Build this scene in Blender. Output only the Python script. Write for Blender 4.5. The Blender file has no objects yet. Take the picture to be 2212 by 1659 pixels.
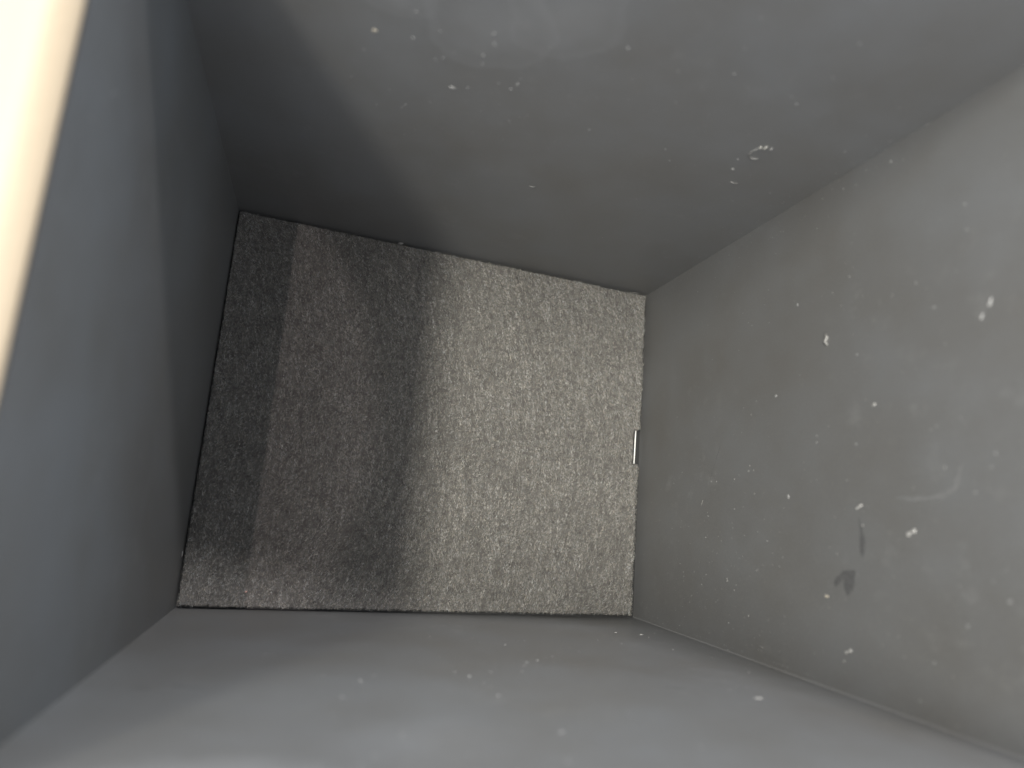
import bpy, math, random
import numpy as np
from mathutils import Vector, Matrix, Quaternion

MM = 0.001
S = bpy.context.scene
COL = S.collection
random.seed(4)
rng = np.random.default_rng(7)

# ---------------------------------------------------------------- camera
cam_d = bpy.data.cameras.new('camera')
cam = bpy.data.objects.new('camera', cam_d)
COL.objects.link(cam)
cam_d.sensor_width = 36.0
cam_d.lens = 36.0 * 1450 / 2212
cam_d.clip_start = 0.004
cam_d.clip_end = 60
cam.matrix_world = Matrix(((0.95641285, -0.1227237, -0.26497805, 0.0),
                           (0.07254554, 0.97881051, -0.19148663, 0.0),
                           (0.28286324, 0.16391729, 0.94505, 0.220),
                           (0, 0, 0, 1)))
cam_d.dof.use_dof = True
cam_d.dof.focus_distance = 0.213
cam_d.dof.aperture_fstop = 9.5
cam_d.dof.aperture_blades = 0
S.camera = cam
S.view_settings.view_transform = 'Standard'
S.view_settings.look = 'None'
S.view_settings.exposure = 0.54
S.view_settings.gamma = 1.0
S.cycles.max_bounces = 10
S.cycles.diffuse_bounces = 6
S.cycles.use_denoising = True

# ---------------------------------------------------------------- light
world = bpy.data.worlds.new('World')
S.world = world
world.use_nodes = True
bg = world.node_tree.nodes['Background']
bg.inputs['Color'].default_value = (0.94, 0.965, 1.03, 1)
bg.inputs['Strength'].default_value = 0.78


def area(name, aim, direction, dist, sx, sy, power, color):
    """Rectangular lamp at aim + direction * dist, its local x kept across the bin."""
    d = bpy.data.lights.new(name, 'AREA')
    d.shape = 'RECTANGLE'
    d.size, d.size_y = sx, sy
    d.energy = power
    d.color = color
    o = bpy.data.objects.new(name, d)
    COL.objects.link(o)
    v = Vector(direction).normalized()
    x = Vector((1, 0, 0)); x = (x - v * x.dot(v)).normalized()
    y = v.cross(x)
    p = Vector(aim) * MM + v * dist
    o.matrix_world = Matrix(((x.x, y.x, v.x, p.x), (x.y, y.y, v.y, p.y), (x.z, y.z, v.z, p.z), (0, 0, 0, 1)))
    return o


# long ceiling lamp up to the left: its light clears the left rim and falls on the right half
area('ceiling_lamp', (35.0, 25, 3), (-0.515, 0.0, 1.0), 1.2, 0.105, 0.6, 14.0, (1.0, 0.97, 0.87))
# added broad fill for the mat's right side, upper and lower walls
area('soft_fill', (52, 25, 3), (-0.54, 0.0, 1.0), 1.4, 0.75, 5.0, 28.0, (0.97, 0.98, 0.98))
# window beyond the upper wall, then two added bluish fill lamps
area('window_lamp', (-31, -23, 3), (0.20, 0.78, 1.0), 1.5, 0.22, 0.08, 10.5, (0.97, 0.95, 0.96))
area('side_fill', (-33, 10, 90), (1.25, -0.15, 1.0), 1.5, 0.9, 1.8, 3.0, (0.38, 0.68, 1.0))  # added fill that lifts the left wall and upper left corner
area('far_fill', (-33, -32, 95), (0.75, 1.5, 1.0), 1.6, 0.5, 0.4, 4.8, (0.72, 0.87, 1.0))  # added fill for the lower left and the near lower wall
# small lamp almost overhead, cone edge shaped to leave the mat's dark band
sd = bpy.data.lights.new('shaped_spot', 'SPOT')
sd.energy = 7.2
sd.color = (1.0, 0.88, 0.86)
sd.spot_size = math.radians(10.5)
sd.spot_blend = 0.15
sd.shadow_soft_size = 0.004
so = bpy.data.objects.new('shaped_spot', sd)
COL.objects.link(so)
_t = Vector((-90, 20, 3)) * MM
so.location = _t + Vector((-0.075, 0.0, 1.0)).normalized() * 1.2
so.rotation_euler = (so.location - _t).to_track_quat('Z', 'Y').to_euler()


# ---------------------------------------------------------------- helpers
def tag(o, label=None, cat=None, group=None, kind=None):
    for k, v in (('label', label), ('category', cat), ('group', group), ('kind', kind)):
        if v:
            o[k] = v
    return o


def link(name, mesh, mat=None, parent=None):
    o = bpy.data.objects.new(name, mesh)
    COL.objects.link(o)
    if mat is not None and not mesh.materials:
        mesh.materials.append(mat)
    if parent is not None:
        o.parent = parent
    return o


def mesh_of(name, verts, faces, smooth=False):
    m = bpy.data.meshes.new(name)
    m.from_pydata([tuple(v) for v in verts], [], faces)
    m.validate()
    m.update()
    if smooth:
        m.polygons.foreach_set('use_smooth', [True] * len(m.polygons))
    return m


def tube(pts, r, seg=6, taper=True):
    """A bent round strand through pts (metres)."""
    pts = [Vector(p) for p in pts]
    n = len(pts)
    V, F = [], []
    for i, p in enumerate(pts):
        t = (pts[min(i + 1, n - 1)] - pts[max(i - 1, 0)]).normalized()
        a = t.orthogonal().normalized(); b = t.cross(a)
        rr = r * (0.45 if taper and i in (0, n - 1) else 1.0)
        for k in range(seg):
            w = 2 * math.pi * k / seg
            V.append(p + (a * math.cos(w) + b * math.sin(w)) * rr)
    for i in range(n - 1):
        for k in range(seg):
            F.append((i * seg + k, i * seg + (k + 1) % seg, (i + 1) * seg + (k + 1) % seg, (i + 1) * seg + k))
    F.append(tuple(range(seg - 1, -1, -1)))
    F.append(tuple((n - 1) * seg + k for k in range(seg)))
    return V, F


# ---------------------------------------------------------------- materials
class NT:
    def __init__(self, name):
        self.m = bpy.data.materials.new(name)
        self.m.use_nodes = True
        self.t = self.m.node_tree
        self.b = self.t.nodes['Principled BSDF']

    def n(self, typ, **kw):
        x = self.t.nodes.new(typ)
        for k, v in kw.items():
            if k.startswith('i_'):
                x.inputs[k[2:].replace('_', ' ')].default_value = v
            else:
                setattr(x, k, v)
        return x

    def l(self, a, b):
        self.t.links.new(a, b)

    def noise(self, scale, detail=3, rough=0.55, vec=None):
        x = self.n('ShaderNodeTexNoise', i_Scale=scale, i_Detail=detail, i_Roughness=rough)
        if vec is None:
            vec = self.co()
        self.l(vec, x.inputs['Vector'])
        return x.outputs['Fac']

    def co(self):
        if not hasattr(self, '_co'):
            self._co = self.n('ShaderNodeTexCoord').outputs['Object']
        return self._co

    def ramp(self, fac, p0, p1, c0=(0, 0, 0, 1), c1=(1, 1, 1, 1)):
        r = self.n('ShaderNodeValToRGB')
        r.color_ramp.elements[0].position = p0
        r.color_ramp.elements[1].position = p1
        r.color_ramp.elements[0].color = c0
        r.color_ramp.elements[1].color = c1
        self.l(fac, r.inputs['Fac'])
        return r.outputs['Color']

    def math(self, op, a, b=None):
        x = self.n('ShaderNodeMath', operation=op)
        for i, v in enumerate((a, b)):
            if v is None:
                continue
            if isinstance(v, (int, float)):
                x.inputs[i].default_value = v
            else:
                self.l(v, x.inputs[i])
        return x.outputs[0]

    def mix(self, fac, a, b):
        x = self.n('ShaderNodeMix', data_type='RGBA')
        for s, v in ((x.inputs[0], fac), (x.inputs[6], a), (x.inputs[7], b)):
            if isinstance(v, (int, float, tuple)):
                s.default_value = v
            else:
                self.l(v, s)
        return x.outputs[2]

    def bump(self, h, strength, dist, prev=None):
        x = self.n('ShaderNodeBump')
        x.inputs['Strength'].default_value = strength
        x.inputs['Distance'].default_value = dist
        self.l(h, x.inputs['Height'])
        if prev is not None:
            self.l(prev, x.inputs['Normal'])
        return x.outputs['Normal']


def wall_material(name, pale_patches=(), lo=0.128, hi=0.152):
    """Dark grey satin plastic with a fine moulded grain, handling haze, dried water marks and pale patches."""
    k = NT(name)
    cloud = k.noise(38, 4, 0.6)
    base = k.mix(k.ramp(cloud, 0.3, 0.7), (lo * 1.02, lo * 0.995, lo * 0.95, 1), (hi * 0.985, hi, hi * 1.01, 1))
    fine = k.ramp(k.noise(2600, 2, 0.6), 0.40, 0.62)
    base = k.mix(k.math('MULTIPLY', fine, 0.10), base, (0.20, 0.20, 0.195, 1))
    # scuffs: sparse pale hairy haze
    sc = k.math('MULTIPLY', k.ramp(k.noise(170, 6, 0.7), 0.56, 0.78), k.ramp(k.noise(22, 2), 0.42, 0.66))
    base = k.mix(k.math('MULTIPLY', sc, 0.30), base, (0.27, 0.27, 0.265, 1))
    warp = k.n('ShaderNodeTexNoise', i_Scale=140, i_Detail=2)
    k.l(k.co(), warp.inputs['Vector'])
    for (c, sz, amt, ring, col) in pale_patches:
        mp = k.n('ShaderNodeMapping', vector_type='TEXTURE')
        mp.inputs['Location'].default_value = [v * MM for v in c]
        mp.inputs['Scale'].default_value = [v * MM for v in sz]
        off = k.n('ShaderNodeVectorMath', operation='MULTIPLY_ADD')
        k.l(warp.outputs['Color'], off.inputs[0])
        off.inputs[1].default_value = (0.006, 0.006, 0.006)
        add = k.n('ShaderNodeVectorMath', operation='ADD')
        k.l(k.co(), add.inputs[0]); add.inputs[1].default_value = (-0.003, -0.003, -0.003)
        k.l(add.outputs[0], off.inputs[2])
        k.l(off.outputs[0], mp.inputs['Vector'])
        ln = k.n('ShaderNodeVectorMath', operation='LENGTH')
        k.l(mp.outputs[0], ln.inputs[0])
        body = k.ramp(ln.outputs['Value'], 0.15, 1.0, (1, 1, 1, 1), (0, 0, 0, 1))
        f = k.math('MULTIPLY', body, amt)
        if ring:
            edge = k.math('MULTIPLY', k.ramp(ln.outputs['Value'], 0.72, 0.93), k.ramp(ln.outputs['Value'], 0.93, 1.06, (1, 1, 1, 1), (0, 0, 0, 1)))
            f = k.math('ADD', f, k.math('MULTIPLY', edge, ring))
        base = k.mix(f, base, col)
    k.l(base, k.b.inputs['Base Color'])
    r = k.n('ShaderNodeMapRange')
    r.inputs['To Min'].default_value = 0.40
    r.inputs['To Max'].default_value = 0.56
    k.l(cloud, r.inputs['Value'])
    k.l(r.outputs[0], k.b.inputs['Roughness'])
    k.b.inputs['Specular IOR Level'].default_value = 0.5
    wav = k.bump(k.noise(26, 2, 0.5), 0.35, 0.0012)
    gr = k.bump(k.noise(1500, 3, 0.6), 0.30, 0.00006, wav)
    k.l(gr, k.b.inputs['Normal'])
    return k.m


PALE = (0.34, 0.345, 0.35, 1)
M_top = wall_material('grey_plastic_upper', [((21, 87.5, 113), (13, 9, 12), 0.14, 0.07, PALE), ((33, 87, 121), (11, 9, 12), 0.15, 0.06, PALE),
                                             ((3, 88, 117), (9, 9, 9), 0.22, 0.06, PALE)])
M_right = wall_material('grey_plastic_right', (), 0.092, 0.110)  # same plastic with shade put into its colour, offsetting the lamps here
M_bottom = wall_material('grey_plastic_lower', [((-9, -32.5, 133), (20, 9, 13), 0.45, 0.0, PALE), ((20, -32.4, 118), (16, 9, 12), 0.12, 0.0, PALE)])  # broad pale patches, strongest at the left near the rim
M_left = wall_material('grey_plastic_left')
M_fillet = wall_material('grey_plastic_corner')

k = NT('cream_trim')
c1 = k.mix(k.noise(90, 4), (0.285, 0.228, 0.155, 1), (0.305, 0.244, 0.166, 1))
k.l(c1, k.b.inputs['Base Color'])
k.b.inputs['Roughness'].default_value = 0.5
v = k.n('ShaderNodeTexVoronoi', i_Scale=900.0); k.l(k.co(), v.inputs['Vector'])
k.l(k.bump(v.outputs['Distance'], 0.3, 0.0001), k.b.inputs['Normal'])
M_cream = k.m

k = NT('felt_backing')
k.l(k.mix(k.ramp(k.noise(420, 4, 0.7), 0.3, 0.7), (0.07, 0.066, 0.061, 1), (0.15, 0.14, 0.13, 1)), k.b.inputs['Base Color'])
k.b.inputs['Roughness'].default_value = 0.95
k.b.inputs['Specular IOR Level'].default_value = 0.1
k.l(k.bump(k.noise(1300, 3, 0.7), 0.9, 0.0004), k.b.inputs['Normal'])
M_back = k.m

k = NT('felt_fibre')
a = k.n('ShaderNodeAttribute', attribute_name='tone')
k.l(a.outputs['Color'], k.b.inputs['Base Color'])
k.b.inputs['Roughness'].default_value = 0.75
k.b.inputs['Specular IOR Level'].default_value = 0.25
M_fibre = k.m

k = NT('bare_metal')
k.l(k.mix(k.noise(700, 3), (0.90, 0.89, 0.86, 1), (0.78, 0.77, 0.74, 1)), k.b.inputs['Base Color'])
k.b.inputs['Roughness'].default_value = 0.6
k.b.inputs['Metallic'].default_value = 0.15
M_metal = k.m


def plain(name, col, rough=0.6, var=0.25, spec=0.5):
    k = NT(name)
    d = tuple(c * (1 - var) for c in col[:3]) + (1,)
    k.l(k.mix(k.ramp(k.noise(2200, 2), 0.35, 0.65), d, tuple(col[:3]) + (1,)), k.b.inputs['Base Color'])
    k.b.inputs['Roughness'].default_value = rough
    k.b.inputs['Specular IOR Level'].default_value = spec
    return k.m


M_white = plain('white_flake', (0.37, 0.362, 0.345))
M_dust = plain('pale_dust', (0.31, 0.306, 0.298))
M_faint = plain('grey_dust', (0.25, 0.25, 0.245))
M_tan = plain('tan_crumb', (0.46, 0.41, 0.33))
M_pink = plain('pink_crumb', (0.72, 0.42, 0.36))
M_lint = plain('pale_lint', (0.25, 0.244, 0.23), 0.8)
M_base = plain('gap_shade_base', (0.02, 0.02, 0.02))  # shade of the gaps round the mat put into the base colour
M_smudge = plain('dark_smudge', (0.087, 0.087, 0.088), 0.45, 0.3)
M_smear = plain('dried_smear', (0.138, 0.138, 0.137), 0.55, 0.2)
M_drop = plain('dried_droplet', (0.45, 0.44, 0.40), 0.25)
M_dropring = plain('droplet_ring', (0.30, 0.295, 0.28), 0.3)

# ---------------------------------------------------------------- the bin
TL, TR, BR, BL = Vector((-33.4, 89.2)), Vector((111.2, 84.6)), Vector((111.0, -31.4)), Vector((-33.4, -32.9))


def rim_z(x):
    return 136.2 + (x + 33.4) * 0.17


bin_o = bpy.data.objects.new('storage_bin', None)
COL.objects.link(bin_o)
tag(bin_o, 'deep dark grey plastic storage bin with cream rim, seen from above', 'bin')


def slab(name, p, q, out, ext, mat, label):
    """Wall panel 3 mm thick with its inner face from p to q; ext runs it past its corners."""
    d = (q - p).normalized()
    a, b = p - d * ext, q + d * ext
    o2 = Vector(out) * 3.0
    ring = [a, b, b + o2, a + o2]
    V = [(r.x * MM, r.y * MM, 0.0) for r in ring] + [(r.x * MM, r.y * MM, (rim_z(r.x) - 0.03) * MM) for r in ring]
    F = [(3, 2, 1, 0), (4, 5, 6, 7)] + [(i, (i + 1) % 4, 4 + (i + 1) % 4, 4 + i) for i in range(4)]
    o = link(name, mesh_of(name, V, F), mat, bin_o)
    o['label'] = label
    return o


W_top = slab('wall', TL, TR, (0, 1), 3.0, M_top, 'upper wall with a cluster of white specks and pale water marks')
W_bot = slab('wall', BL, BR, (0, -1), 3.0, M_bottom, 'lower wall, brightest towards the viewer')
W_left = slab('wall', BL, TL, (-1, 0), 0.0, M_left, 'left wall in shadow under the cream rim')
W_right = slab('wall', BR, TR, (1, 0), 0.0, M_right, 'right wall dotted with dust and dark smudges')
Vb = [(-36.4, -36.0), (114.2, -34.4), (114.2, 87.6), (-36.4, 92.3)]
V = [(x * MM, y * MM, -0.003) for x, y in Vb] + [(x * MM, y * MM, -0.00002) for x, y in Vb]
link('base', mesh_of('base', V, [(3, 2, 1, 0), (4, 5, 6, 7)] + [(i, (i + 1) % 4, 4 + (i + 1) % 4, 4 + i) for i in range(4)]), M_base, bin_o)


def fillet(c, d1, d2, r, mat):
    """Concave rounding along a vertical corner c between wall directions d1 and d2."""
    d1, d2 = Vector(d1).normalized(), Vector(d2).normalized()
    ctr = c + (d1 + d2) * r
    V, F = [], []
    n = 8
    for i in range(n + 1):
        w = math.pi / 2 * i / n
        p = ctr - d1 * r * math.cos(w) - d2 * r * math.sin(w)
        p += (d1 + d2) * 0.03
        V += [(p.x * MM, p.y * MM, 0.0), (p.x * MM, p.y * MM, (rim_z(p.x) - 0.03) * MM)]
    for i in range(n):
        F.append((2 * i, 2 * i + 2, 2 * i + 3, 2 * i + 1))
    b = len(V)
    V += [(c.x * MM, c.y * MM, 0.0), (c.x * MM, c.y * MM, (rim_z(c.x) - 0.03) * MM)]
    F += [(b, 0, 1, b + 1), (2 * n, b, b + 1, 2 * n + 1)]
    F += [tuple(range(0, 2 * n + 1, 2)) + (b,), tuple(range(2 * n + 1, 0, -2)) + (b + 1,)]
    link('corner_fillet', mesh_of('corner_fillet', V, F, False), mat, bin_o)


fillet(BR, BL - BR, TR - BR, 0.35, M_fillet)

# cream trim ring round the opening
prof = [(0.0, 0.0), (0.15, 0.5), (0.45, 1.2), (0.9, 2.0), (1.5, 2.9), (2.2, 3.8), (3.0, 4.5), (5, 4.6), (30, 4.7), (70, 4.7), (86, 4.5), (89, 3.5), (90, 1.5), (90, 0.0)]
corners = [Vector((TL.x + .1, TL.y - .1)), Vector((TR.x - .1, TR.y - .1)), Vector((BR.x - .1, BR.y + .1)), Vector((BL.x + .1, BL.y + .1))]
outs = [(-1, 1), (1, 1), (1, -1), (-1, -1)]
V, F = [], []
for d, h in prof:
    for c, o in zip(corners, outs):
        x, y = c.x + o[0] * d, c.y + o[1] * d
        V.append((x * MM, y * MM, (rim_z(x) + h) * MM))
P = len(prof)
for i in range(P):
    j = (i + 1) % P
    for q in range(4):
        F.append((i * 4 + q, i * 4 + (q + 1) % 4, j * 4 + (q + 1) % 4, j * 4 + q))
m = mesh_of('cream_rim', V, F, True)
link('cream_rim', m, M_cream, bin_o)['label'] = 'cream trim around the opening, top left of the bin'

# bare metal pin in the slot by the right wall
V, F = tube([(108.35 * MM, 34.2 * MM, 2.2 * MM), (108.3 * MM, 30 * MM, 2.2 * MM), (108.2 * MM, 25 * MM, 2.2 * MM), (108.1 * MM, 19.6 * MM, 2.2 * MM)], 0.22 * MM, 10, False)
o = link('metal_pin', mesh_of('metal_pin', V, F, True), M_metal, bin_o)
o['label'] = 'bright metal pin showing in the mat notch'

# ---------------------------------------------------------------- felt mat
mat_corner = [Vector((-32.6, -31.9)), Vector((108.7, -30.1)), Vector((110.0, 83.5)), Vector((-32.9, 88.2))]


def edge(p, q, step=0.45, amp=0.16):
    n = max(2, int((q - p).length / step))
    d = (q - p).normalized(); nn = Vector((-d.y, d.x))
    return [p + (q - p) * (i / n) + nn * random.gauss(0, amp) * (0 if i == 0 else 1) for i in range(n)]


BRc, TRc = mat_corner[1], mat_corner[2]
fx = lambda y: BRc.x + (TRc.x - BRc.x) * (y - BRc.y) / (TRc.y - BRc.y)
nA, nB = Vector((fx(20.9) - 0.0, 20.9)), Vector((107.25, 21.0))
nC, nD = Vector((107.3, 32.3)), Vector((107.7, 32.8))
nE = Vector((fx(32.9) - 0.5, 32.9)); nF = Vector((fx(33.4), 33.5))
loop = []
rc = 1.1
loop += edge(mat_corner[0] + Vector((rc, 0)), BRc - Vector((0.9, 0)))
loop += [BRc + Vector((-0.25, 0.25))]
loop += edge(BRc + Vector((0, 0.9)), nA) + [nA] + edge(nA, nB, 0.5, 0.05) + edge(nB, nC, 0.5, 0.09) + [nC, nD] + edge(nD, nE, 0.5, 0.03) + [nE, nF]
loop += edge(nF, TRc - Vector((0, 0.6))) + edge(TRc - Vector((0.5, 0)), mat_corner[3] + Vector((0.4, 0)))
loop += edge(mat_corner[3] - Vector((0, 0.4)), mat_corner[0] + Vector((0, rc))) + [mat_corner[0] + Vector((0.3, 0.3))]
N = len(loop)
V = [(p.x * MM, p.y * MM, 0.05 * MM) for p in loop] + [(p.x * MM, p.y * MM, 2.75 * MM) for p in loop]
cx = sum(p.x for p in loop) / N; cy = sum(p.y for p in loop) / N
V += [((p.x + (cx - p.x) * 0.003) * MM, (p.y + (cy - p.y) * 0.003) * MM, 3.0 * MM) for p in loop]
F = [tuple(range(N - 1, -1, -1)), tuple(range(2 * N, 3 * N))]
for r0 in (0, N):
    F += [(r0 + i, r0 + (i + 1) % N, r0 + N + (i + 1) % N, r0 + N + i) for i in range(N)]
mat_o = link('felt_mat', mesh_of('felt_mat', V, F), M_back)
tag(mat_o, 'grey brown felt mat with a small notch lining the bottom of the bin', 'mat')


def vnoise(x, y, seed):
    """Smooth value noise on a unit grid, in -1..1."""
    g = np.random.default_rng(seed).uniform(-1, 1, (512, 512))
    xi, yi = np.floor(x).astype(int), np.floor(y).astype(int)
    fx_, fy_ = x - xi, y - yi
    fx_, fy_ = fx_ * fx_ * (3 - 2 * fx_), fy_ * fy_ * (3 - 2 * fy_)
    G = lambda i, j: g[i % 512, j % 512]
    return (G(xi, yi) * (1 - fx_) + G(xi + 1, yi) * fx_) * (1 - fy_) + (G(xi, yi + 1) * (1 - fx_) + G(xi + 1, yi + 1) * fx_) * fy_


def felt_fibres(n):
    """Short laid fibres over the mat and a fuzz of strays at its edges."""
    u, v = rng.random(n), rng.random(n)
    yb = -32.0 + 1.8 * u
    yt = 88.2 - 4.7 * u
    x = -32.7 + 142.4 * u
    y = yb + (yt - yb) * v
    lim = BRc.x + (TRc.x - BRc.x) * (y - BRc.y) / (TRc.y - BRc.y)
    x = np.where(x > lim, lim - rng.random(n) * 3, x)
    keep = ~((x > 106.7) & (y > 20.4) & (y < 33.3))
    x, y = x[keep], y[keep]
    n = len(x)
    # lay direction swings from \ at the top to / at the bottom
    th = np.radians(66 + 50 * np.clip((y + 25) / 105, 0, 1))
    curve = np.where(True, 0.30 * (y - 20) ** 2 / 105, 0)          # x + curve is constant along a streak
    s = x + curve
    n1 = vnoise(s / 0.75, y / 4.2, 1)
    n2 = vnoise(s / 0.40 + 9, y / 1.1, 2)
    n3 = vnoise(x / 11.0 + 3, y / 13.0, 3)
    n4 = vnoise(s / 0.27 + 40, y / 0.5, 4)
    tone = 0.224 * np.exp(0.31 * n1 + 0.30 * n2 + 0.07 * n3 + 0.30 * n4 + rng.normal(0, 0.40, n))
    th = th + rng.normal(0, 0.55, n) + 0.5 * n3
    ln = rng.uniform(0.3, 0.95, n)
    wd = rng.uniform(0.035, 0.08, n)
    z = 3.05 + rng.random(n) ** 2 * 0.30 + 0.30 * n2 + 0.22 * n4 + 0.20 * n1 + 0.32
    stray = rng.random(n) < 0.02
    dx, dy = np.cos(th), np.sin(th)
    bend = rng.normal(0, 0.22, n)
    P0 = np.stack([x - dx * ln / 2, y - dy * ln / 2, z - 0.04 * rng.random(n)], 1)
    P1 = np.stack([x - dy * bend, y + dx * bend, z + rng.random(n) * 0.10 + stray * 0.15], 1)
    P2 = np.stack([x + dx * ln / 2, y + dy * ln / 2, z - 0.04 * rng.random(n) + stray * 0.25], 1)
    hit = np.zeros(n, bool)
    for P in (P0, P1, P2):
        hit |= (P[:, 0] > 106.9) & (P[:, 1] > 20.7) & (P[:, 1] < 33.1)
    P0[hit] -= np.array([4.0, 0, 0]); P1[hit] -= np.array([4.0, 0, 0]); P2[hit] -= np.array([4.0, 0, 0])
    roll = rng.normal(0, 0.8, n)
    side = np.stack([-dy * np.cos(roll), dx * np.cos(roll), np.sin(roll)], 1) * (wd / 2)[:, None]
    V = np.stack([P0 - side * .5, P0 + side * .5, P1 - side, P1 + side, P2 - side * .4, P2 + side * .4], 1)
    # nothing pokes out past the bin walls
    V[..., 0] = np.clip(V[..., 0], -33.2, 110.8)
    V[..., 2] = np.maximum(V[..., 2], 2.9)
    V = V.reshape(-1, 3) * MM
    b = np.arange(n)[:, None] * 6
    Q = np.concatenate([b + np.array([[0, 1, 3, 2]]), b + np.array([[2, 3, 5, 4]])], 1).reshape(-1)
    m = bpy.data.meshes.new('fibre_pile')
    m.vertices.add(len(V)); m.vertices.foreach_set('co', V.astype(np.float32).ravel())
    m.loops.add(len(Q)); m.loops.foreach_set('vertex_index', Q.astype(np.int32))
    nf = len(Q) // 4
    m.polygons.add(nf)
    m.polygons.foreach_set('loop_start', (np.arange(nf) * 4).astype(np.int32))
    m.update(calc_edges=True)
    hue = rng.normal(0, 0.05, n)
    col = np.stack([tone * (1.03 + hue), tone * 0.99, tone * (0.90 - hue), np.ones(n)], 1)
    col[:, :3] = np.clip(col[:, :3], 0.02, 0.62)
    at = m.attributes.new('tone', 'FLOAT_COLOR', 'POINT')
    at.data.foreach_set('color', np.repeat(col, 6, 0).astype(np.float32).ravel())
    return m


fp = link('fibre_pile', felt_fibres(330000), M_fibre, mat_o)
fp['kind'] = 'stuff'

# ---------------------------------------------------------------- dust, flakes and marks
NORMALS = {'T': Vector((-0.0318, -1, 0)).normalized(), 'B': Vector((-0.0104, 1, 0)).normalized(), 'R': Vector((-1, 0, 0)),
           'L': Vector((1, 0, 0)), 'F': Vector((0, 0, 1))}
WALLNAME = {'T': 'upper wall', 'B': 'lower wall', 'R': 'right wall', 'L': 'left wall', 'F': 'felt mat'}


def on(w, x, y, z, lift=0.0):
    """The point of surface w nearest to x, y, z (mm), returned in metres."""
    if w == 'T':
        y = 89.2 - (x + 33.4) * 4.6 / 144.6 - lift
    elif w == 'B':
        y = -32.9 + (x + 33.4) * 1.5 / 144.4 + lift
    elif w == 'R':
        x = 111.0 + (y + 31.4) * 0.2 / 116 - lift
    elif w == 'L':
        x = -33.4 + lift
    elif w == 'F':
        z = 3.25 + lift
    return Vector((x, y, z)) * MM


def flake_mesh(seed, jag=0.35):
    """A lumpy little grain about 1 across, 0.5 high, flat side down."""
    r = random.Random(seed)
    V, F = [], []
    seg = 9
    rad = [1 + r.uniform(-jag, jag) for _ in range(seg)]
    rings = [(0.50, 0.0), (0.47, 0.17), (0.28, 0.36)]
    for (q, h) in rings:
        for i in range(seg):
            w = 2 * math.pi * i / seg
            rr = q * rad[i] * (1 + r.uniform(-0.08, 0.08))
            V.append((rr * math.cos(w), rr * math.sin(w), h * (1 + r.uniform(-0.3, 0.3))))
    V.append((r.uniform(-.08, .08), r.uniform(-.08, .08), 0.42))
    for k in range(2):
        for i in range(seg):
            F.append((k * seg + i, k * seg + (i + 1) % seg, (k + 1) * seg + (i + 1) % seg, (k + 1) * seg + i))
    for i in range(seg):
        F.append((2 * seg + i, 2 * seg + (i + 1) % seg, 3 * seg))
    F.append(tuple(range(seg - 1, -1, -1)))
    return V, F


GRAINS = [flake_mesh(s) for s in range(10)]


def grain_meshes(mat, nm):
    out = []
    for V, F in GRAINS:
        m = mesh_of(nm, V, F)
        m.materials.append(mat)
        out.append(m)
    return out


G_white, G_dust = grain_meshes(M_white, 'white_grain'), grain_meshes(M_dust, 'dust_grain')


def frame(w, x, y, z, sx, sy, sz, rot, lift=0.0):
    n = NORMALS[w]
    q = n.to_track_quat('Z', 'Y') @ Quaternion((0, 0, 1), rot)
    return Matrix.Translation(on(w, x, y, z, lift)) @ q.to_matrix().to_4x4() @ Matrix.Diagonal((sx * MM, sy * MM, sz * MM, 1))


class Pile:
    def __init__(self):
        self.V, self.F = [], []

    def add(self, M):
        V, F = random.choice(GRAINS)
        b = len(self.V)
        self.V += [M @ Vector(v) for v in V]
        self.F += [tuple(i + b for i in f) for f in F]


def single(name, w, x, y, z, sx, sy, sz, rot, mat, label, cat, seed=0, jag=0.35):
    V, F = flake_mesh(seed + 50, jag)
    m = mesh_of(name, V, F, False)
    o = link(name, m, mat)
    o.matrix_world = frame(w, x, y, z, sx * 0.8, sy * 0.8, sz * 0.8, rot)
    tag(o, label, cat)
    return o


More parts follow.
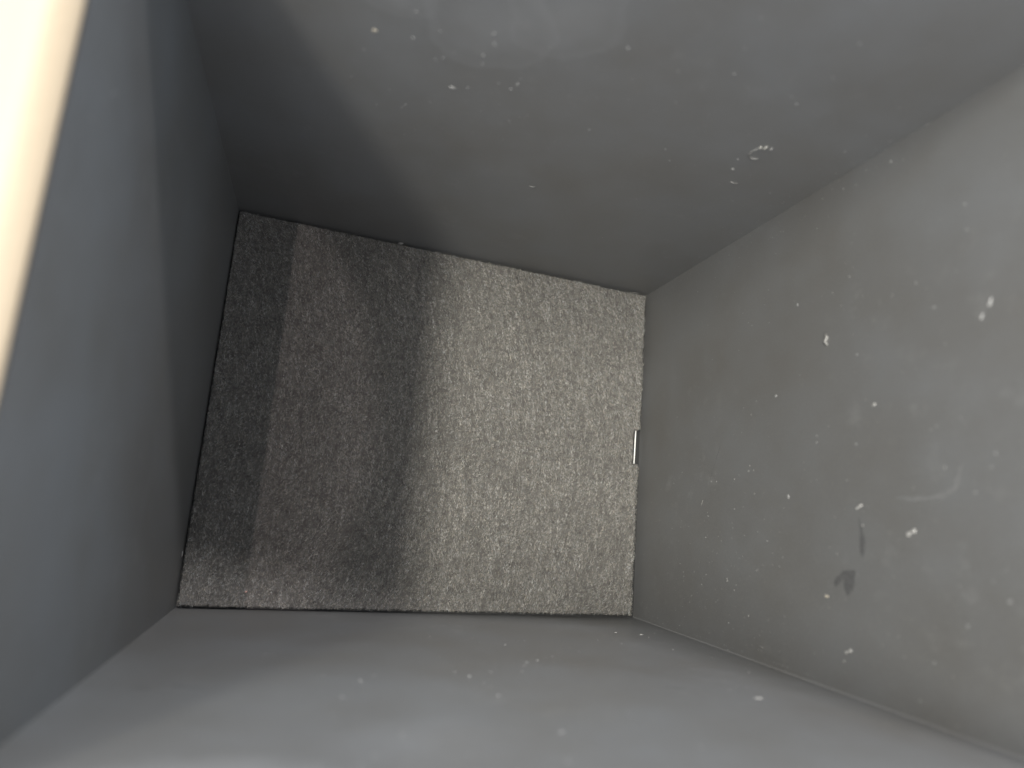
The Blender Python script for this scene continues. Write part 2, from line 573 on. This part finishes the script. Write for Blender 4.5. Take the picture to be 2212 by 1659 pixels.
DUST = [
    ('T',7.3,87.9,111.4,0.98,''),('T',5.5,88,104.9,1.4,'tan'),('T',7.8,87.9,104.3,1.08,'b'),('T',12.3,87.7,108.3,0.87,''),('T',8.8,87.9,106.5,0.3,''),
    ('T',21.9,87.4,111.7,1.2,''),('T',22.6,87.4,109.2,0.89,''),('T',23.1,87.4,108.7,0.71,''),('T',14.3,87.7,101.1,0.97,''),('T',13.2,87.7,99.5,0.59,'f'),
    ('T',12.9,87.7,102.9,0.31,''),('T',16,87.6,103.5,0.54,''),('T',20.1,87.5,105,0.31,''),('T',21.5,87.5,105.1,0.94,'b'),('T',22,87.4,102.6,0.97,''),
    ('T',24.3,87.4,96.9,1.94,'long'),('T',26.5,87.3,98.2,0.65,''),('T',26.6,87.3,96.2,0.44,''),('T',30.2,87.2,99.5,1.04,'b'),('T',29.4,87.2,97.4,1.06,''),
    ('T',30.4,87.2,101.5,0.82,'f'),('T',20.9,87.5,94,0.88,''),('T',21.7,87.5,97.9,0.4,'f'),('T',-0.9,88.2,97,0.78,''),('T',3.2,88,96.6,0.34,'f'),
    ('T',-2.8,88.2,87.1,0.68,''),('T',5.3,88,86,0.92,'f'),('T',3.1,88,79.3,0.78,''),('T',9.3,87.8,82.2,0.76,''),('T',8.7,87.9,80.9,0.56,''),
    ('T',14.2,87.7,85.4,0.75,''),('T',25.4,87.3,87.2,0.63,''),('T',32.3,87.1,86.5,0.56,''),('T',12.7,87.7,73.4,0.64,'f'),('T',10.6,87.8,69.9,0.66,''),
    ('T',25.7,87.3,78.2,0.43,''),('T',33,87.1,78.6,0.45,''),('T',46.1,86.7,118.3,1.04,''),('T',28.9,87.2,119.8,0.36,'f'),('T',35.5,87,111.4,0.51,'f'),
    ('T',39.1,86.9,112.6,0.5,'f'),('T',32.5,87.1,106.6,0.56,'f'),('T',49.8,86.6,91,0.91,''),('T',51.5,86.5,73.5,0.43,'f'),('T',73.7,85.8,66.9,0.53,'b'),
    ('T',75.8,85.7,40,0.47,'b'),('T',68.8,86,91.5,0.61,''),('T',72.2,85.8,87.5,0.65,''),('T',62.1,86.2,107.8,0.65,''),('T',57.7,86.3,116.3,0.74,'f'),
    ('T',20.4,87.5,55.2,0.41,'f'),('T',19,87.5,53.4,0.3,'f'),('T',18.7,87.5,18.8,0.6,'f'),('T',43,86.8,110.7,0.55,'f'),('T',65.2,86.1,126.8,0.99,'f'),
    ('T',63.2,86.1,134,0.88,'f'),('T',82.3,85.5,135.6,1.26,'f'),('T',55,86.4,134,0.45,'f'),('T',67.6,86,120.1,0.72,''),('T',72.5,85.8,117.6,0.56,''),
    ('T',57.6,86.3,116.4,0.52,''),('T',64.3,86.1,114.3,0.58,'f'),('T',64.3,86.1,118.7,0.31,'f'),('T',81.6,85.5,118.8,0.97,'f'),
    ('T',84.1,85.5,117.2,1.36,'f'),('T',85.6,85.4,111.5,0.45,'f'),('T',83.7,85.5,107.8,0.49,''),('T',81.9,85.5,104.4,0.61,''),
    ('T',71,85.9,101.7,0.52,'f'),('T',71.8,85.9,103.4,0.72,'f'),('T',62,86.2,107.9,0.65,'f'),('T',85.7,85.4,95.1,0.84,''),('T',87.2,85.4,90.9,1.49,'b'),
    ('T',84.3,85.5,85.4,0.29,'b'),('T',101.8,84.9,85.4,1.17,'f'),('T',96.3,85.1,77.6,0.78,'f'),('T',101.4,84.9,71.1,0.45,''),('T',89.3,85.3,70.7,0.43,''),
    ('T',104.8,84.8,99.8,0.53,''),('T',109.2,84.7,99.8,0.54,'b'),('T',104.4,84.8,107.9,1.17,'f'),('T',103.9,84.8,114.5,0.9,'f'),
    ('T',109.6,84.7,115.1,0.91,'f'),('T',99,85,111.7,0.49,'f'),('T',84.7,85.5,126.6,1.07,'f'),('T',105.9,84.8,59.3,0.42,''),('T',108.5,84.7,55.3,0.44,''),
    ('T',111.4,84.6,47.3,0.48,'b'),('T',102.3,84.9,124.6,0.58,'f'),('R',111,84.5,122.8,0.63,''),('R',111,81,113.6,0.84,'b'),('R',111,82.4,106.8,0.57,'f'),
    ('R',111,83.9,98.6,0.56,''),('R',111,81.7,93.1,0.5,'b'),('R',111,79,78.6,0.51,'b'),('R',111,74.8,91,0.51,''),('R',111,73.9,75.5,0.42,''),
    ('R',111,66.8,101.9,0.49,''),('R',111,68.5,103,0.49,'f'),('R',111,62.4,100,0.4,'b'),('R',111,67,107.6,0.25,'f'),('R',111,57.8,122,0.32,''),
    ('R',111,59.8,121.8,0.29,'f'),('R',111,64.6,121.8,0.34,'f'),('R',111,62.8,124.8,0.55,'f'),('R',111,58.5,130.1,0.87,'f'),('R',111,63.7,130,1.06,'f'),
    ('R',111,83.5,64.4,0.4,''),('R',111,58.9,101.1,0.67,''),('R',111,64.3,82.4,0.46,''),('R',111,59.9,95.6,0.23,''),('R',111,56.6,95.8,0.63,''),
    ('R',111,51,112.8,0.53,''),('R',111,53.1,104.8,0.53,'f'),('R',111,52.7,98.5,0.5,''),('R',111,64.6,72.5,0.43,''),('R',111,62.8,70.6,0.33,''),
    ('R',111,60.9,70.9,0.44,''),('R',111,75,37,0.61,'b'),('R',111,76.5,47,0.47,''),('R',111,70.2,47.6,0.47,''),('R',111,57.7,63.7,0.48,''),
    ('R',111,56.5,65.3,0.61,''),('R',111,55.3,72.7,0.42,''),('R',111,57.2,83.8,1.58,'f'),('R',111,45.7,97.2,0.27,'b'),('R',111,45.1,101.8,0.34,''),
    ('R',111,42.1,87.1,0.38,''),('R',111,38.9,84.4,0.5,''),('R',111,35,75.5,1.11,''),('R',111,34.8,67.4,0.53,''),('R',111,33.7,61.8,0.46,''),
    ('R',111,28.4,107.1,0.8,'BIG'),('R',111,37.7,124.4,0.7,'f'),('R',111,34,114.5,0.6,'f'),('R',111,34.2,117.8,0.42,'f'),('R',111,51.7,118.6,0.8,'f'),
    ('R',111,49.8,120.9,0.57,'f'),('R',111,45.5,122.4,0.93,'f'),('R',111,40.2,102.8,0.95,'f'),('R',111,25.2,93.8,0.49,''),('R',111,23.4,90,0.71,''),
    ('R',111,21.8,90,0.7,''),('R',111,17.6,102.9,0.47,'f'),('R',111,20.4,101.9,0.92,'f'),('R',111,14.9,103.9,0.27,'f'),('R',111,14.4,123,1.02,'f'),
    ('R',111,12.7,99,0.6,''),('R',111,14.1,131.9,0.89,'f'),('R',111,9.8,128.8,0.92,'f'),('R',111,16.4,132.9,1.05,'f'),('R',111,17.2,30.1,0.6,''),
    ('R',111,17.6,64.8,0.62,'b'),('R',111,16.3,66.4,0.7,''),('R',111,16.2,64.2,1.03,'f'),('R',111,14.2,58,0.56,'b'),('R',111,13.6,57.8,0.35,''),
    ('R',111,16,48.7,0.51,''),('R',111,15.3,59.9,0.45,''),('R',111,13.8,49.4,0.61,''),('R',111,13.9,46.6,0.62,''),('R',111,10.1,66.8,0.5,'b'),
    ('R',111,10.4,62.7,0.42,'f'),('R',111,14.3,70.8,0.37,'f'),('R',111,9.3,80.1,1.19,'TRI'),('R',111,7.1,102.3,1.26,'b'),('R',111,7.2,104.6,0.42,'f'),
    ('R',111,3.9,45.2,0.72,''),('R',111,6.1,58,0.83,''),('R',111,6.7,61.9,0.42,''),('R',111,35.3,26.1,0.62,''),('R',111,43.1,38.9,0.58,'f'),
    ('R',111,26.9,61.1,0.56,'f'),('R',111,24.6,82.7,0.39,'f'),('R',111,28.1,87.9,0.23,'f'),('R',111,22.3,121.7,0.69,'f'),('R',111,21.7,120.4,0.71,'f'),
    ('R',111,3.3,103.1,0.71,'b'),('R',111,-3.2,77.3,0.39,''),('R',111,-3.1,95.7,0.6,'b'),('R',111,-5.2,77.9,0.67,'f'),('R',111,-6.2,62,0.51,''),
    ('R',111,-6.8,60.5,0.41,''),('R',111,-9.1,56.9,0.43,'b'),('R',111,-6.3,50.1,0.38,''),('R',111,-5.4,59.2,0.42,''),('R',111,-15.3,58.4,0.52,'b'),
    ('R',111,-10.8,30.3,0.57,'b'),('R',111,-13.1,32.4,0.56,'b'),('R',111,-15.7,32.7,0.46,''),('R',111,-13.9,42.8,0.61,'f'),('R',111,-12.5,38.4,0.43,''),
    ('R',111,-9,68.3,0.74,'f'),('R',111,-6.4,110.7,0.68,'f'),('R',111,-15.1,89.2,0.25,''),('R',111,-15.3,81,0.32,''),('R',111,-20.8,64.6,0.66,'b'),
    ('R',111,-21.5,62.9,0.37,'b'),('R',111,-19.3,58.9,0.29,''),('R',111,-24,56,0.71,''),('R',111,-23.6,62.7,0.37,''),('R',111,-26.6,53.5,0.32,'b'),
    ('R',111,-27.4,70.3,0.61,'b'),('R',111,-28.2,63.7,0.35,''),('R',111,-28.3,68.7,0.42,''),('R',111,-27.1,76.6,0.65,'f'),('R',111,-30.9,55.8,0.51,''),
    ('R',111,-24.9,97.2,0.71,'b'),('R',111,-24.4,91,0.29,''),('R',111,-24.3,94.8,0.24,'f'),('R',111,-20.9,112.5,0.7,'f'),('R',111,-20.5,119,0.98,'f'),
    ('R',111,-13.1,125.9,0.9,'f'),('R',111,-17.4,111.3,0.72,'f'),('R',111,-19.7,107.5,0.41,'f'),('R',111,-13.9,114.5,0.33,'f'),
    ('R',111,-14,112.7,0.34,'f'),('R',111,-7.9,133.7,1.12,'f'),('R',111,-27.8,115.6,1,'f'),('R',111,-0.7,62.7,0.41,''),('R',111,-2.8,52.1,0.47,''),
    ('R',111,-2.2,44.1,0.62,''),('R',111,3.9,45.2,0.72,''),('R',111,-20.8,72.4,0.5,'f'),('B',95.8,-32,53.7,0.78,'b'),('B',101.5,-32,78.1,0.82,''),
    ('B',91.7,-32,91,0.86,'f'),('B',86.8,-32,92.3,1.21,'f'),('B',103.5,-32,115.3,0.97,'f'),('B',111,-32,120.9,1.55,'f'),('B',60.5,-32,123.9,0.96,'f'),
    ('B',84.9,-32,123.2,0.77,'f'),('B',99.6,-32,58.3,0.76,'f'),('B',33.7,-32,39.4,0.76,'b'),('B',44.7,-32,40.7,0.49,''),('B',25.6,-32,48.9,0.25,'f'),
    ('B',28.9,-32,55,0.53,'f'),('B',51.2,-32,49.1,0.95,''),('B',48.3,-32,52.1,0.4,'f'),('B',56.2,-32,43.7,0.49,''),('B',58.1,-32,43.4,0.59,''),
    ('B',53.9,-32,66.5,0.93,'b'),('B',59.1,-32,62.2,0.73,''),('B',55.5,-32,60.5,0.64,'f'),('B',49,-32,71.8,0.74,''),('B',47,-32,77,0.8,''),
    ('B',50.8,-32,68.3,1.37,'f'),('B',40,-32,77.4,0.85,''),('B',32.4,-32,77.3,0.83,''),('B',33.2,-32,71.6,0.47,'f'),('B',34.7,-32,80.9,1.52,''),
    ('B',36.4,-32,86.1,1.11,'f'),('B',15.9,-32,79.9,1.11,'f'),('B',13,-32,84.1,1.55,''),('B',36.9,-32,95,0.99,''),('B',41.2,-32,115.7,1.3,''),
    ('B',61.7,-32,22,0.63,'f'),('B',43.2,-32,17.4,0.72,'f'),('B',31.3,-32,27.9,0.55,'f'),('B',90.7,-32,29.6,1.17,'b'),('B',97.5,-32,32.5,1.64,'BIG'),
    ('B',103.3,-32,29.8,0.65,''),('B',97.6,-32,36.9,0.6,''),('B',98.4,-32,15.9,0.81,'f'),('B',102.3,-32,18.7,0.7,'f'),('B',79.7,-32,41.6,0.55,''),
    ('B',84.7,-32,46.1,0.63,''),('B',68,-32,56.9,0.88,'f'),('B',60.3,-32,75.5,0.6,'f'),('B',79.5,-32,69.2,0.32,'f'),('B',61.5,-32,91.1,0.56,'f'),
    ('B',53,-32,106.9,0.88,'f'),('B',57.3,-32,106,0.91,'f'),('B',12.2,-32,122.8,1,'f'),('B',16.8,-32,115.3,1.18,'f'),('B',16.3,-32,124.3,0.7,'f'),
    ('B',10.1,-32,126.2,0.91,'f'),('B',9.3,-32,94.8,1.21,'f'),('B',37.8,-32,127.3,1.32,'f'),('B',-5.2,-32,61,1.27,'f'),('B',-3.8,-32,60.6,0.7,'f'),
    ('B',6.5,-32,79.4,1.09,'f'),('B',3.5,-32,93.1,0.34,'f'),('B',7.5,-32,104.5,0.71,'f'),('B',5.1,-32,124.7,0.91,'f'),('L',-33.4,6.4,71.2,0.57,''),
    ('L',-33.4,22.5,121.9,0.51,'f'),('L',-33.4,53.8,122,1.11,'f'),('L',-33.4,46.8,127.5,0.97,'f'),('F',53.3,30.9,3,0.64,'bead'),
    ('F',47.1,81.4,3,0.78,'b'),('F',84.6,60.6,3,0.57,''),('F',55.7,39.1,3,0.43,''),('F',47,21.9,3,0.42,''),('F',78.2,-30,3,0.73,'b'),
    ('F',-14.9,-27.4,3,0.78,'pink'),('F',-12,-24.6,3,0.32,''),('F',-7.1,-28.7,3,0.32,''),('F',5.5,-10.3,3,0.36,''),('F',-13.9,-12.7,3,0.26,''),
    ('F',-3.4,-11.1,3,0.21,''),
]


SPECKS = []
piles = {(w, f): Pile() for w in 'TRBLF' for f in (0, 1)}
for i, (w, x, y, z, s, f) in enumerate(DUST):
    if f in ('tan', 'BIG', 'TRI', 'pink', 'bead', 'long'):
        continue
    rot = random.uniform(0, 6.28)
    s = max(s * 0.55, 0.12)
    sx, sy = s * random.uniform(0.8, 1.15), s * random.uniform(0.55, 0.95)
    if f != 'f' and s >= 0.25:
        o = bpy.data.objects.new('dust_speck', random.choice(G_white if f == 'b' else G_dust))
        COL.objects.link(o)
        o.matrix_world = frame(w, x, y, z, sx, sy, s * 0.5, rot)
        tag(o, 'speck', 'dust speck', 'dust specks on the ' + WALLNAME[w])
        SPECKS.append((o, w, 'white' if f == 'b' else 'pale'))
    else:
        piles[(w, 1 if f == 'f' else 0)].add(frame(w, x, y, z, sx, sy, s * (0.25 if f == 'f' else 0.5), rot))


def fine(w, n, pick, lo=0.07, hi=0.2, faint=0.75):
    for _ in range(n):
        x, y, z = pick()
        s = 1.25 * (lo + (hi - lo) * random.random() ** 2)
        piles[(w, 1 if random.random() < faint else 0)].add(frame(w, x, y, z, s, s * random.uniform(.5, 1), s * 0.4, random.uniform(0, 6.28)))


g = random.gauss
u = random.uniform
fine('R', 260, lambda: (111, min(82, max(-30, g(-18, 16))), min(140, abs(g(52, 30)) + 6)), 0.09, 0.26, 0.35)
fine('R', 200, lambda: (111, u(-30, 82), u(4, 140)), 0.08, 0.24, 0.5)
fine('R', 70, lambda: (111, 83.2 - abs(g(0, 2.5)), u(4, 120)), 0.08, 0.26, 0.4)
fine('T', 170, lambda: (min(109, max(-30, g(30, 22))), 86, min(130, max(20, g(95, 20)))), 0.08, 0.24, 0.6)
fine('T', 190, lambda: (min(109, max(20, g(88, 16))), 86, min(130, max(4, g(70, 32)))))
fine('T', 60, lambda: (109.6 - abs(g(0, 2.0)), 86, u(4, 110)), 0.08, 0.24, 0.4)
fine('B', 260, lambda: (min(107, max(-30, g(50, 38))), -32, min(138, max(6, g(70, 36)))), 0.08, 0.22, 0.7)
fine('B', 50, lambda: (108.2 - abs(g(0, 2.5)), -32, u(4, 120)), 0.08, 0.24, 0.4)
fine('F', 45, lambda: (u(-30, 107), u(-30, 82), 3), 0.07, 0.16, 0.2)
STUFFLABEL = {0: 'scatter of pale specks on the %s', 1: 'film of faint grey dust on the %s'}
for (w, f), p in piles.items():
    if p.V:
        o = link('fine_dust', mesh_of('fine_dust', p.V, p.F), M_faint if f else M_dust)
        tag(o, STUFFLABEL[f] % WALLNAME[w], 'dust', None, 'stuff')

# the marks that stand out one by one
single('crumb', 'T', 0.6, 88, 103.4, 1.3, 0.95, 0.5, 0.1, M_tan, 'tan crumb at the left of the speck cluster on the upper wall', 'crumb', 1)
single('white_flake', 'T', 17.8, 87.6, 92.7, 1.6, 0.8, 0.4, 0.05, M_white, 'long white flake in the lowest row of the speck cluster on the upper wall', 'flake', 2)
D = {f: (x, y, z, s) for (w, x, y, z, s, f) in DUST if f in ('TRI', 'pink', 'bead')}
B_ = [(x, y, z, s, w) for (w, x, y, z, s, f) in DUST if f == 'BIG']
x, y, z, s, w = B_[0]
single('white_flake', w, x, y, z, 0.65, 1.15, 0.5, 0.3, M_white, 'single bright oval speck alone in the middle of the right wall', 'flake', 3)
x, y, z, s, w = B_[1]
single('white_flake', w, x, y, z, 1.2, 0.8, 0.5, 0.2, M_white, 'brightest white flake on the lower wall just below the mat corner', 'flake', 4)
x, y, z, s = D['TRI']
single('white_flake', 'R', x, y, z, 1.1, 0.9, 0.5, 0.8, M_dust, 'three cornered pale flake on the right wall level with the mat notch', 'flake', 5, 0.6)
x, y, z, s = D['pink']
single('crumb', 'F', x, y, z, 0.75, 0.65, 0.7, 0.3, M_pink, 'tiny pink crumb on the felt mat near its lower left corner', 'crumb', 6)
x, y, z, s = D['bead']
single('white_bead', 'F', x, y, z, 0.75, 0.7, 1.1, 0.3, M_white, 'tiny round white bead in the middle of the felt mat', 'bead', 7, 0.08)
single('white_flake', 'R', 111, 43.2, 133.6, 0.8, 2.2, 0.5, 1.05, M_dust, 'longer of the two big slanting flakes high on the right wall', 'flake', 8)
single('white_flake', 'R', 111, 41.0, 131.9, 0.6, 1.5, 0.5, 1.2, M_dust, 'shorter of the two big slanting flakes high on the right wall', 'flake', 9)
single('crumb', 'R', 111, -12.4, 92.5, 0.7, 1.3, 0.5, 0.0, M_tan, 'upright tan flake just below the dark hooked smudge on the right wall', 'flake', 10)
single('white_flake', 'B', 88.8, -32, 99.0, 2.5, 1.5, 0.4, 0.0, M_white, 'large white flake lying across the lower wall near the right corner', 'flake', 11, 0.15)
single('crumb', 'F', 18.3, 87.0, 3.0, 2.1, 1.0, 1.2, 0.1, M_lint, 'small lint lump wedged at the upper edge of the felt mat', 'lint', 12)
single('crumb', 'L', -33, -17.4, 4.0, 0.6, 1.9, 0.6, 1.57, M_lint, 'small lint tuft caught between the felt mat and the left wall', 'lint', 13)


def dumbbell(p, q, r, label, seed):
    """Two joined grains."""
    V, F = [], []
    for i, c in enumerate((p, q)):
        gv, gf = flake_mesh(seed + i, 0.2)
        M = frame('R', c[0], c[1], c[2], r * 2, r * 2, r * 1.4, 0)
        b = len(V)
        V += [M @ Vector(v) for v in gv]
        F += [tuple(k + b for k in f) for f in gf]
    tv, tf = tube([on('R', *p, lift=0.1), on('R', *q, lift=0.1)], r * 0.5 * MM, 6, False)
    b = len(V); V += tv; F += [tuple(k + b for k in f) for f in tf]
    tag(link('white_flake', mesh_of('white_flake', V, F), M_white), label, 'flake')


dumbbell((111, 2.0, 114.5), (111, 2.6, 115.8), 0.41, 'double white speck beside the long dark smudge on the right wall', 70)
dumbbell((111, -23.0, 97.8), (111, -22.4, 99.1), 0.32, 'double white speck low on the right wall above a round speck', 73)
dumbbell((111, 6.8, 101.7), (111, 7.4, 102.8), 0.29, 'double white speck above the long dark smudge on the right wall', 76)


def strand(name, pts, r, mat, label, cat):
    V, F = tube([Vector(p) for p in pts], r * MM, 6)
    return tag(link(name, mesh_of(name, V, F, True), mat), label, cat)


def on_path(w, pts, lift=0.12):
    return [on(w, p[0], p[1], p[2], lift) for p in pts]


strand('lint_fibre', on_path('R', [(111, 47.1, 93.4), (111, 46.1, 94.0), (111, 45.3, 93.3), (111, 44.2, 94.1)], 0.2), 0.36, M_lint,
       'curled strand of lint high on the right wall', 'lint')
strand('lint_fibre', on_path('R', [(111, 8.5, 42.5), (111, 6.7, 41.5)]), 0.14, M_lint, 'short straight fibre on the right wall near the mat', 'lint')
strand('lint_fibre', on_path('R', [(111, -12.6, 54.3), (111, -12.6, 55.2), (111, -13.2, 55.4), (111, -13.7, 54.8)]), 0.13, M_lint,
       'tiny hook shaped fibre low on the right wall', 'lint')
strand('lint_fibre', on_path('T', [(89.9, 85, 85.9), (91, 85, 85.6), (92.2, 85, 85.9)]), 0.13, M_lint, 'thin curved fibre below the ring mark on the upper wall', 'lint')
strand('lint_fibre', on_path('T', [(45.5, 86, 60.3), (46.3, 86, 60.1), (47.1, 86, 60.5)]), 0.11, M_lint, 'thin pale fibre low on the middle of the upper wall', 'lint')
strand('lint_fibre', on_path('F', [(40.6, 84.8, 3), (41.6, 84.5, 3), (42.5, 84.0, 3)], 0.2), 0.26, M_lint, 'straight lint fibre at the upper edge of the felt mat', 'lint')
strand('lint_fibre', on_path('F', [(42.1, 83.5, 3), (43.1, 83.3, 3), (44.0, 82.9, 3), (43.8, 82.2, 3)], 0.25), 0.24, M_lint,
       'hooked lint fibre near the upper edge of the felt mat', 'lint')
strand('lint_fibre', on_path('F', [(0.8, 5.1, 3), (2.0, 5.6, 3), (1.9, 4.4, 3), (1.2, 3.9, 3)], 0.25), 0.13, M_lint,
       'curled grey fibre in the shadowed part of the felt mat', 'lint')
strand('lint_fibre', on_path('F', [(103.6, 83.2, 3), (104.3, 83.75, 3), (105.4, 83.9, 3), (106.9, 83.8, 3)], 0.5), 0.10, M_lint,
       'arched loose thread at the upper right corner of the felt mat', 'lint')

# dried droplet: a broken ring with three bright blobs
ring = bpy.data.objects.new('droplet_mark', None)
COL.objects.link(ring)
tag(ring, 'ring shaped dried droplet with three bright blobs on the upper wall', 'stain')
ctr = (88.3, 99.2)
for a0, a1, r in ((175, 312, 0.17), (108, 172, 0.13)):
    pts = []
    for i in range(11):
        w = math.radians(a0 + (a1 - a0) * i / 10)
        pts.append(on('T', ctr[0] + 1.75 * math.cos(w), 0, ctr[1] + 2.35 * math.sin(w), 0.05))
    V, F = tube(pts, r * MM, 6)
    link('ring', mesh_of('ring', V, F, True), M_dropring if a0 < 170 else M_lint, ring)
for (dx, dz, sx, sz_) in ((-1.0, 2.2, 0.75, 0.9), (0.0, 2.55, 0.75, 1.7), (1.35, 2.7, 0.5, 1.2)):
    V, F = flake_mesh(int(90 + dx * 10), 0.12)
    b_ = link('blob', mesh_of('blob', V, F, True), M_drop if dx < 1 else M_dust, ring)
    b_.matrix_world = frame('T', ctr[0] + dx, 0, ctr[1] + dz, sx, sz_, 0.7, 0)


def film(name, w, outline, mat, label, parent, lift=0.02):
    """A thin dried film with an uneven edge on a wall."""
    n = len(outline)
    dense = []
    for i in range(n):
        p, q = outline[i], outline[(i + 1) % n]
        for j in range(4):
            t = j / 4
            dense.append([a * (1 - t) + b * t + random.gauss(0, 0.10) for a, b in zip(p, q)])
    c = [sum(p[i] for p in dense) / len(dense) for i in range(3)]
    V = [on(w, *p, lift=0.004) for p in dense] + [on(w, *[a + (b - a) * 0.12 for a, b in zip(p, c)], lift=lift) for p in dense]
    n = len(dense)
    F = [(i, (i + 1) % n, n + (i + 1) % n, n + i) for i in range(n)] + [tuple(range(n, 2 * n))]
    o = link(name, mesh_of(name, V, F), mat, parent)
    o['label'] = label
    return o


film('smudge', 'R', [(111, 5.0, 102.2), (111, 2.4, 102.4), (111, -0.1, 102.1), (111, -2.1, 102.3), (111, -3.6, 102.9), (111, -2.0, 103.4), (111, 0.3, 103.7), (111, 2.4, 103.0)],
     M_smudge, 'long upright dark smudge', W_right)
film('smudge', 'R', [(111, -6.1, 101.0), (111, -9.8, 100.4), (111, -11.6, 98.6), (111, -10.4, 97.6), (111, -7.9, 97.4), (111, -10.2, 95.2), (111, -9.4, 94.6), (111, -7.6, 95.6), (111, -6.3, 98.1)],
     M_smudge, 'hooked dark smudge', W_right)
film('scratch', 'R', [(111, 24.2, 50.9), (111, 18.5, 48.2), (111, 13.2, 45.3), (111, 18.5, 47.8)], M_smudge, 'hairline dark scratch', W_right, 0.01)


def streak(w, pts, wd, label, parent):
    up = []; dn = []
    for i, p in enumerate(pts):
        q = pts[min(i + 1, len(pts) - 1)]; o = pts[max(i - 1, 0)]
        t = Vector([b - a for a, b in zip(o, q)]).normalized()
        s = NORMALS[w].cross(t) * wd * (0.35 if i in (0, len(pts) - 1) else 1)
        up.append([a + b for a, b in zip(p, s)]); dn.append([a - b for a, b in zip(p, s)])
    film('smear', w, up + dn[::-1], M_smear, label, parent, 0.015)


streak('R', [(111, 9.0, 111.7), (111, 8.7, 115.5), (111, 8.7, 118.7), (111, 9.2, 122.2), (111, 10.7, 125.2), (111, 14.8, 126.7)], 0.32, 'faint curved pale smear', W_right)
streak('B', [(-19.0, -32, 86.2), (-16.8, -32, 87.6), (-15.0, -32, 88.0), (-13.8, -32, 87.8)], 0.7, 'pale smear near the lower left corner', W_bot)
streak('B', [(-25.0, -32, 87.4), (-22.0, -32, 88.6)], 0.5, 'faint short smear', W_bot)
streak('B', [(73.0, -32, 90.6), (75, -32, 91.0), (77.8, -32, 91.1)], 0.5, 'pale smear beside the large white flake', W_bot)

# ---------------------------------------------------------------- what each speck lies beside, in words
big0, big1 = B_[0], B_[1]
tri = D['TRI']
MARKS = {'T': [('tan crumb', (0.6, 88, 103.4)), ('long white flake', (17.8, 87.6, 92.7)), ('ring shaped droplet', (88.3, 85.3, 99.2)),
               ('thin pale fibre', (46.3, 86.6, 60.2)), ('right hand corner', (109, 84.8, 60))],
         'R': [('curled lint strand', (111, 45.6, 93.5)), ('slanting flakes', (111, 42.0, 132.7)), ('bright oval speck', big0[:3]),
               ('long dark smudge', (111, 0.5, 103)), ('hooked dark smudge', (111, -8.5, 98)), ('three cornered flake', tri[:3]),
               ('metal pin', (109, 27, 4)), ('lower mat corner', (110, -31, 4)), ('hooked fibre', (111, -13, 55)),
               ('upper mat corner', (111, 83, 5)), ('low double speck', (111, -22.7, 98.5))],
         'B': [('brightest white flake', big1[:3]), ('large white flake', (88.8, -31.7, 99)), ('lower left pale smear', (-16.5, -32.7, 87.5)),
               ('middle of the mat edge', (38, -32, 4))],
         'L': [('lint tuft', (-33, -17.4, 4))], 'F': [('white bead', D['bead'][:3])]}
ORD = ['nearest', 'second', 'third', 'fourth', 'fifth', 'sixth', 'seventh', 'eighth', 'ninth', 'tenth', 'eleventh', 'twelfth']
inv = cam.matrix_world.inverted()


def seen(p):
    q = inv @ Vector(p)
    return Vector((q.x / -q.z, q.y / -q.z))


bucket = {}
for o, w, tone in SPECKS:
    p = seen(o.matrix_world.translation)
    nm, q = min(((nm, seen(Vector(c) * MM)) for nm, c in MARKS[w]), key=lambda t: (t[1] - p).length)
    d = p - q
    side = ('right of' if d.x > 0 else 'left of') if abs(d.x) > abs(d.y) else ('above' if d.y > 0 else 'below')
    bucket.setdefault((w, tone, nm, side), []).append((d.length, o))
for (w, tone, nm, side), L in bucket.items():
    L.sort(key=lambda t: t[0])
    for i, (_, o) in enumerate(L):
        where = '%s %s the %s' % (ORD[min(i, 11)], side, nm) if len(L) > 1 else 'just %s the %s' % (side, nm) if L[0][0] < 0.08 else '%s the %s' % (side, nm)
        o['label'] = '%s dust speck on the %s, %s' % (tone, WALLNAME[w], where)
